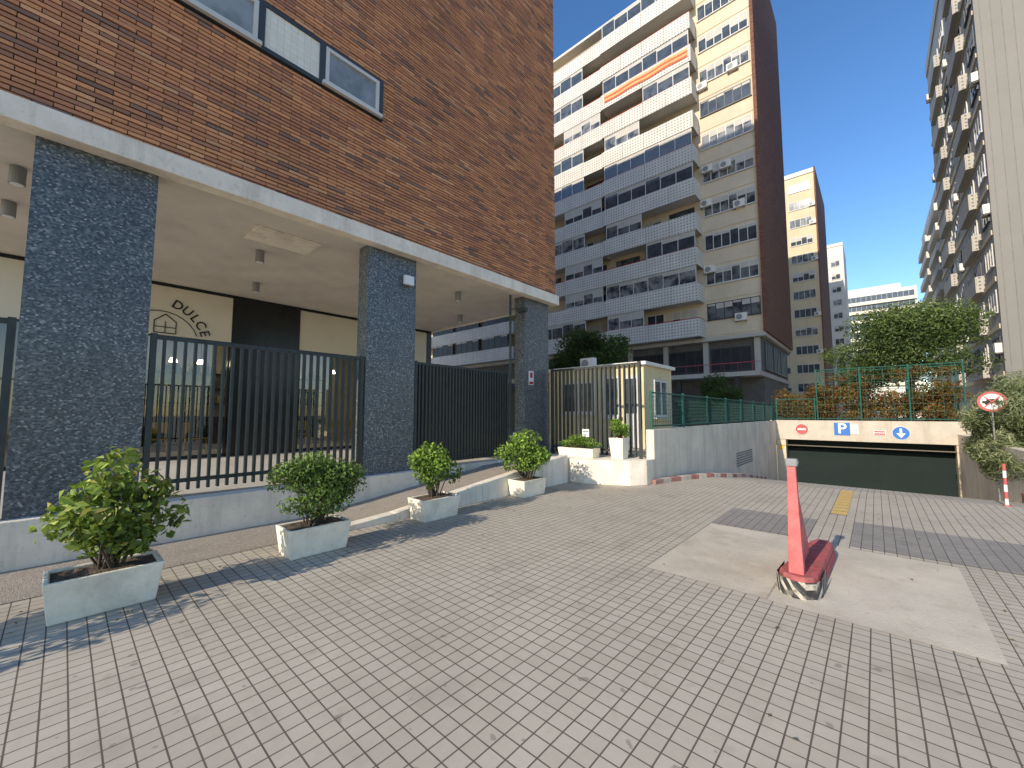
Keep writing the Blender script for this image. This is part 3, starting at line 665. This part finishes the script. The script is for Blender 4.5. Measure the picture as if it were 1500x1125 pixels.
mb=MB(); mb.box(9.2,22,84,119,0,37,0); mb.box(9.0,22,83.8,119.2,37.001,38.4,1); mb.obj('wall',['beige','far_white'],R2)
for k in range(10):
    z=5+3.1*k
    for y0,y1 in ((88,100),(103,118)):
        b=MB(); b.box(8.2,9.2,y0,y1,z-.15,z+1.0,0); b.obj('balcony',['far_white'],R2)
    for y in (90,94,98,106,111,116): win(R2,9.2,y,z+1.0,1.7,1.3,2,R(-90),'darkframe',0)

# ------------------------------------------------------------ TREES
tree((1.4,31,1.0),8,(1.5,31,5.5),(3.9,2.6,2.3),34,26000,.17,'broad green tree behind the garage roof fence',5,cols=[(.03,.05,.015),(.07,.11,.028),(.13,.18,.05),(.2,.24,.08)],tr=.2)
tree((-14,24,.5),8,(-14,24,5.7),(2.6,2.4,2.0),16,9000,.2,'dark green tree in the yard beside the apartment block',6,tr=.15)
tree((-18.5,25,.5),7,(-18.5,25,5.0),(2.4,2.2,1.8),14,7000,.2,'dark green tree in the yard beside the canopy',8,tr=.15)
tree((-.6,50,0),9,(-.6,50,5.2),(3.0,3,2.4),14,7000,.22,'round dark tree further along the street',9,tr=.15)
tree((-8.2,31,.6),4,(-8.2,31,3.2),(1.7,1.5,1.2),12,5000,.16,'small green tree in front of the shaded podium',14,tr=.08)
cl=[]
rv=random.Random(4)
for i in range(70):
    x=rv.uniform(-3.7,2.7); z=rv.uniform(1.4,2.75); cl.append((x,24.95+rv.uniform(-.1,.9),z,.5,.25,.38,rv.uniform(.7,1.3)))
for i in range(16): x=rv.uniform(-2,2.7); cl.append((x,24.8,rv.uniform(2.7,3.6),.35,.1,.14,1))
me=leafmesh('vine',cl,24000,.12,[(.05,.05,.014),(.20,.06,.025),(.11,.15,.035),(.33,.11,.035),(.18,.24,.05)],12,origin=(0,24.7,1.26))
o=put('climbing_vine',me,(0,24.7,1.26)); tag(o,'red and green climbing vine covering the wire fence','vine')
cl=clumpset((3.30,18.9,1.5),1.1,3.7,1.2,48,21)
cl+=clumpset((2.52,18.1,.5),.40,3.6,.75,30,22)
e=empty('shrub',(3.1,19.6,0)); tag(e,'feathery grey green shrub spilling over the ramp wall','shrub')
mb=MB()
for c in cl[:14]: mb.tube((3.1,19.6,0),c[:3],.04,.012,6)
mb.obj('trunk',['trunk'],e)
put('crown',leafmesh('crown',cl,52000,.17,[(.09,.115,.05),(.18,.22,.09),(.31,.34,.17),(.44,.44,.27)],23,aspect=.16,origin=(3.1,19.6,0)),(3.1,19.6,0),0,e)
sx_=2.38; yq=17.0; zs=1.92
e=empty('traffic_sign',(sx_,yq,-.8)); tag(e,'round red bordered sign on a thin pole beside the ramp','sign')
mb=MB(); mb.tube((sx_,yq+.02,-.8),(sx_,yq+.02,2.1),.018,.018,8); mb.obj('pole',['grey'],e)
mb=MB(); disc(mb,sx_,zs,yq-.02,.275,0,.012); disc(mb,sx_,zs,yq-.033,.215,1,.004)
mb.box(sx_-.18,sx_+.18,yq-.045,yq-.038,zs-.045,zs+.02,2); mb.box(sx_-.10,sx_+.11,yq-.045,yq-.038,zs+.021,zs+.075,2); disc(mb,sx_-.10,zs-.055,yq-.037,.035,2,.01); disc(mb,sx_+.10,zs-.055,yq-.037,.035,2,.01)
for sg in (-1,1):
    c_,s_=math.cos(R(45*sg)),math.sin(R(45*sg))
    mb.face([(sx_+x*c_-z*s_,yq-.05-.003*sg,zs+x*s_+z*c_) for x,z in ((-.2,-.014),(.2,-.014),(.2,.014),(-.2,.014))],0)
mb.obj('sign_face',['fadedred','signwhite','black'],e)

# ------------------------------------------------------------ PLANTERS
def planter(x,y,z=0,bl=.62,bw=.36,tl=.70,tw=.43,h=.32,label='',group='concrete planters'):
    cx=x-bw/2; cy=y+bl/2
    e=empty('planter',(cx,cy,z)); tag(e,label,'planter',group)
    def rect(l,w): return [(cx-w/2,cy-l/2),(cx+w/2,cy-l/2),(cx+w/2,cy+l/2),(cx-w/2,cy+l/2)]
    mb=MB(); A_=rect(bl,bw);B_=rect(tl,tw);C_=rect(tl-.07,tw-.07); D_=rect(tl-.09,tw-.09)
    for ring,zz in ((A_,z),(B_,z+h),(C_,z+h),(D_,z+h-.06)): mb.v+=[(p[0],p[1],zz) for p in ring]
    for k in range(3):
        for i in range(4):
            j=(i+1)%4; mb.f.append((k*4+i,k*4+j,k*4+4+j,k*4+4+i)); mb.m.append(0)
    mb.f.append((3,2,1,0)); mb.m.append(0)
    mb.obj('box',['planter'],e,bevel=.008)
    mb=MB(); k=8
    g=[[(cx+(i/k-.5)*(tw-.078),cy+(j/k-.5)*(tl-.078),z+h-.022+random.uniform(-.01,.03)*(0 if i in(0,k) or j in (0,k) else 1)) for j in range(k+1)] for i in range(k+1)]
    for i in range(k):
        for j in range(k): mb.face([g[i][j],g[i+1][j],g[i+1][j+1],g[i][j+1]])
    mb.obj('soil',['soil'],e)
    return cx,cy,z+h
def bush(cx,cy,z,crx,cry,zc,rz,n,size,k,cols,label,seed,dx=0,dy=0,aspect=.5,cr=.42):
    e=empty('potted_shrub',(cx,cy,z-.06)); tag(e,label,'shrub','planter shrubs')
    cl=clumpset((cx+dx,cy+dy,zc),crx,cry,rz,k,seed,cr)
    mb=MB(); rs=random.Random(seed)
    for c in cl:
        b=(cx+rs.uniform(-.06,.06),cy+rs.uniform(-.08,.08),z-.07); m_=Vector(b).lerp(Vector(c[:3]),.55)+Vector((rs.uniform(-.03,.03),rs.uniform(-.03,.03),.04))
        mb.tube(b,m_,.011,.008,6); mb.tube(m_,c[:3],.008,.004,5)
    mb.obj('stems',['trunk'],e)
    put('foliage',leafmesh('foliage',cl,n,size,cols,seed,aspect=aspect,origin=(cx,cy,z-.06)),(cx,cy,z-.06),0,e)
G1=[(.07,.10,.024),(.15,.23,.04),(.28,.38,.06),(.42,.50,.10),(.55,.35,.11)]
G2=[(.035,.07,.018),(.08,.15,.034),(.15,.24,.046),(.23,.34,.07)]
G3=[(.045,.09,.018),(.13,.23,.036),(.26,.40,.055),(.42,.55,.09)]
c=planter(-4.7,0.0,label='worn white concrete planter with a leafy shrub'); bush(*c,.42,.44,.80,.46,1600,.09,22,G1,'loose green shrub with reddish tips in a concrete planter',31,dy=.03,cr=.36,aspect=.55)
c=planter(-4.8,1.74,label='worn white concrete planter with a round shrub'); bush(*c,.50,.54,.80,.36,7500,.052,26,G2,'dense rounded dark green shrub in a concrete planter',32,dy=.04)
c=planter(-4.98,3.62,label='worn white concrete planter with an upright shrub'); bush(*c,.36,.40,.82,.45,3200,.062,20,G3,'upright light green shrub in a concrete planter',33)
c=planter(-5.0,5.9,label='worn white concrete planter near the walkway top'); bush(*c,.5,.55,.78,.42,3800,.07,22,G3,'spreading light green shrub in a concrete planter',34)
c=planter(-4.35,8.6,.55,.28,.28,.36,.36,.48,'tall square white planter standing on the low wall'); bush(c[0],c[1],c[2],.26,.26,1.24,.22,2200,.05,12,G3,'small bright green shrub in a tall white planter',35)
e0=planter(-4.95,8.3,.55,.30,.95,.36,1.0,.22,'long low white planter standing on the low wall')
bush(e0[0],e0[1],e0[2],.52,.2,.9,.16,2400,.05,16,G3,'low green plants in a long white planter',36)
c=planter(-4.6,-1.75,label='white concrete planter beside the first shrub'); bush(*c,.46,.5,.8,.45,1500,.088,18,G1,'loose green shrub in a concrete planter',37)
r=np.random.default_rng(9); n=260
P=np.stack([np.concatenate([r.normal(-5.05,.35,180),r.uniform(-6,2,80)]),np.concatenate([r.uniform(-.5,8,180),r.uniform(2,10,80)])],1)
V=[];F=[];
for i,(x,y) in enumerate(P):
    a=r.uniform(0,6.28); s=r.uniform(.01,.022); z=.012
    if x<-5.35: x=-5.35+r.uniform(0,.3)
    for k,(u,v,h) in enumerate(((-1,0,0),(0,-.5,.006),(1,0,.004),(0,.5,.008))): V.append((x+s*(u*math.cos(a)-v*math.sin(a)),y+s*(u*math.sin(a)+v*math.cos(a)),z+h))
    F.append((i*4,i*4+1,i*4+2,i*4+3))
me=bpy.data.meshes.new('fallen_leaves'); me.from_pydata(V,[],F); me.materials.append(M['leaf']); A=np.ones((n,4,4)); A[:,:,:3]=(np.array([(.22,.12,.04),(.12,.10,.04),(.30,.2,.06)])[r.integers(0,3,n)])[:,None,:]
at=me.color_attributes.new('Col','FLOAT_COLOR','POINT'); at.data.foreach_set('color',A.reshape(-1)); o=put('fallen_leaves',me,(0,0,0)); o['kind']='stuff'; o['label']='small dry leaves scattered on the paving'; o['category']='leaves'

# ------------------------------------------------------------ BARRIER
e=empty('parking_barrier',(-.58,5.0,0)); tag(e,'faded red parking barrier stand on a striped concrete base','barrier')
fp=[(-.745,4.50),(-.70,4.39),(-.60,4.335),(-.52,4.34),(-.455,4.40),(-.43,4.50),(-.40,5.70),(-.44,5.84),(-.56,5.84),(-.62,5.70)]
def shr(fp,k,cx=-.575,cy=5.05): return [(cx+(x-cx)*k,cy+(y-cy)*(1-(1-k)*.35)) for x,y in fp]
mb=MB(); mb.prism(fp,0.006,.12,0,shr(fp,.97)); mb.prism(shr(fp,.965),.121,.18,0,shr(fp,.88)); mb.obj('base',['basered'],e,bevel=.01)
ff=[(-.745,4.85),(-.758,4.50),(-.710,4.378),(-.603,4.318),(-.513,4.323),(-.443,4.391),(-.415,4.50),(-.41,4.85)]
mb=MB()
for a,b in zip(ff,ff[1:]):
    def up_(p): return (-.575+(p[0]+.575)*.97,5.05+(p[1]-5.05)*.99,.15)
    mb.face([(a[0],a[1],.006),(b[0],b[1],.006),up_(b),up_(a)])
mb.obj('striped_band',['stripes'],e)
mb=MB(); mb.prism([(-.65,4.43),(-.535,4.43),(-.535,4.53),(-.65,4.53)],.175,1.12,0,[(-.625,4.43),(-.56,4.43),(-.56,4.48),(-.625,4.48)]); mb.obj('post',['red'],e,bevel=.006)
mb=MB()
pr=[(4.531,.179),(5.22,.179),(5.20,.24),(4.485,1.02)]
k=len(mb.v); mb.v+=[(-.605,y,z) for y,z in pr]+[(-.575,y,z) for y,z in pr]
for f in ((0,1,2,3),(7,6,5,4),(0,4,5,1),(1,5,6,2),(2,6,7,3),(3,7,4,0)): mb.f.append(f); mb.m.append(0)
mb.obj('brace',['red'],e,bevel=.004)
mb=MB(); mb.box(-.635,-.545,4.42,4.50,1.121,1.19); mb.tube((-.64,4.46,1.155),(-.54,4.46,1.155),.026,.026,12); mb.obj('head',['grey'],e,bevel=.01)

# ------------------------------------------------------------ WORLD, SUN, CAMERA
el=R(26); az=R(4)
D=Vector((math.sin(az)*math.cos(el),math.cos(az)*math.cos(el),-math.sin(el)))
sun=bpy.data.lights.new('sun','SUN'); sun.energy=5.0; sun.angle=R(.5); sun.color=(1,.90,.75)
so=bpy.data.objects.new('sun',sun); COL.objects.link(so); so.rotation_euler=D.to_track_quat('-Z','Y').to_euler(); so.location=(0,-20,30)
w=bpy.data.worlds.new('World'); S.world=w; w.use_nodes=True; nt=w.node_tree
sk=nt.nodes.new('ShaderNodeTexSky'); sk.sky_type='NISHITA'; sk.sun_disc=False; sk.sun_elevation=el; sk.sun_rotation=R(184); sk.air_density=1.0; sk.dust_density=.3; sk.ozone_density=2.2
hs=nt.nodes.new('ShaderNodeHueSaturation'); hs.inputs['Hue'].default_value=.505; hs.inputs['Saturation'].default_value=1.22; hs.inputs['Value'].default_value=1.5
nt.links.new(sk.outputs[0],hs.inputs['Color']); nt.links.new(hs.outputs[0],nt.nodes['Background'].inputs[0]); nt.nodes['Background'].inputs[1].default_value=.15
S.view_settings.view_transform='Standard'; S.view_settings.look='None'; S.view_settings.exposure=0
cam=bpy.data.cameras.new('camera'); cam.lens=590/1500*36; cam.sensor_width=36; cam.clip_end=2000; cam.clip_start=.05
co=bpy.data.objects.new('camera',cam); COL.objects.link(co); co.location=(0,0,1.6); co.rotation_euler=(R(90+4.17),0,R(42)); S.camera=co
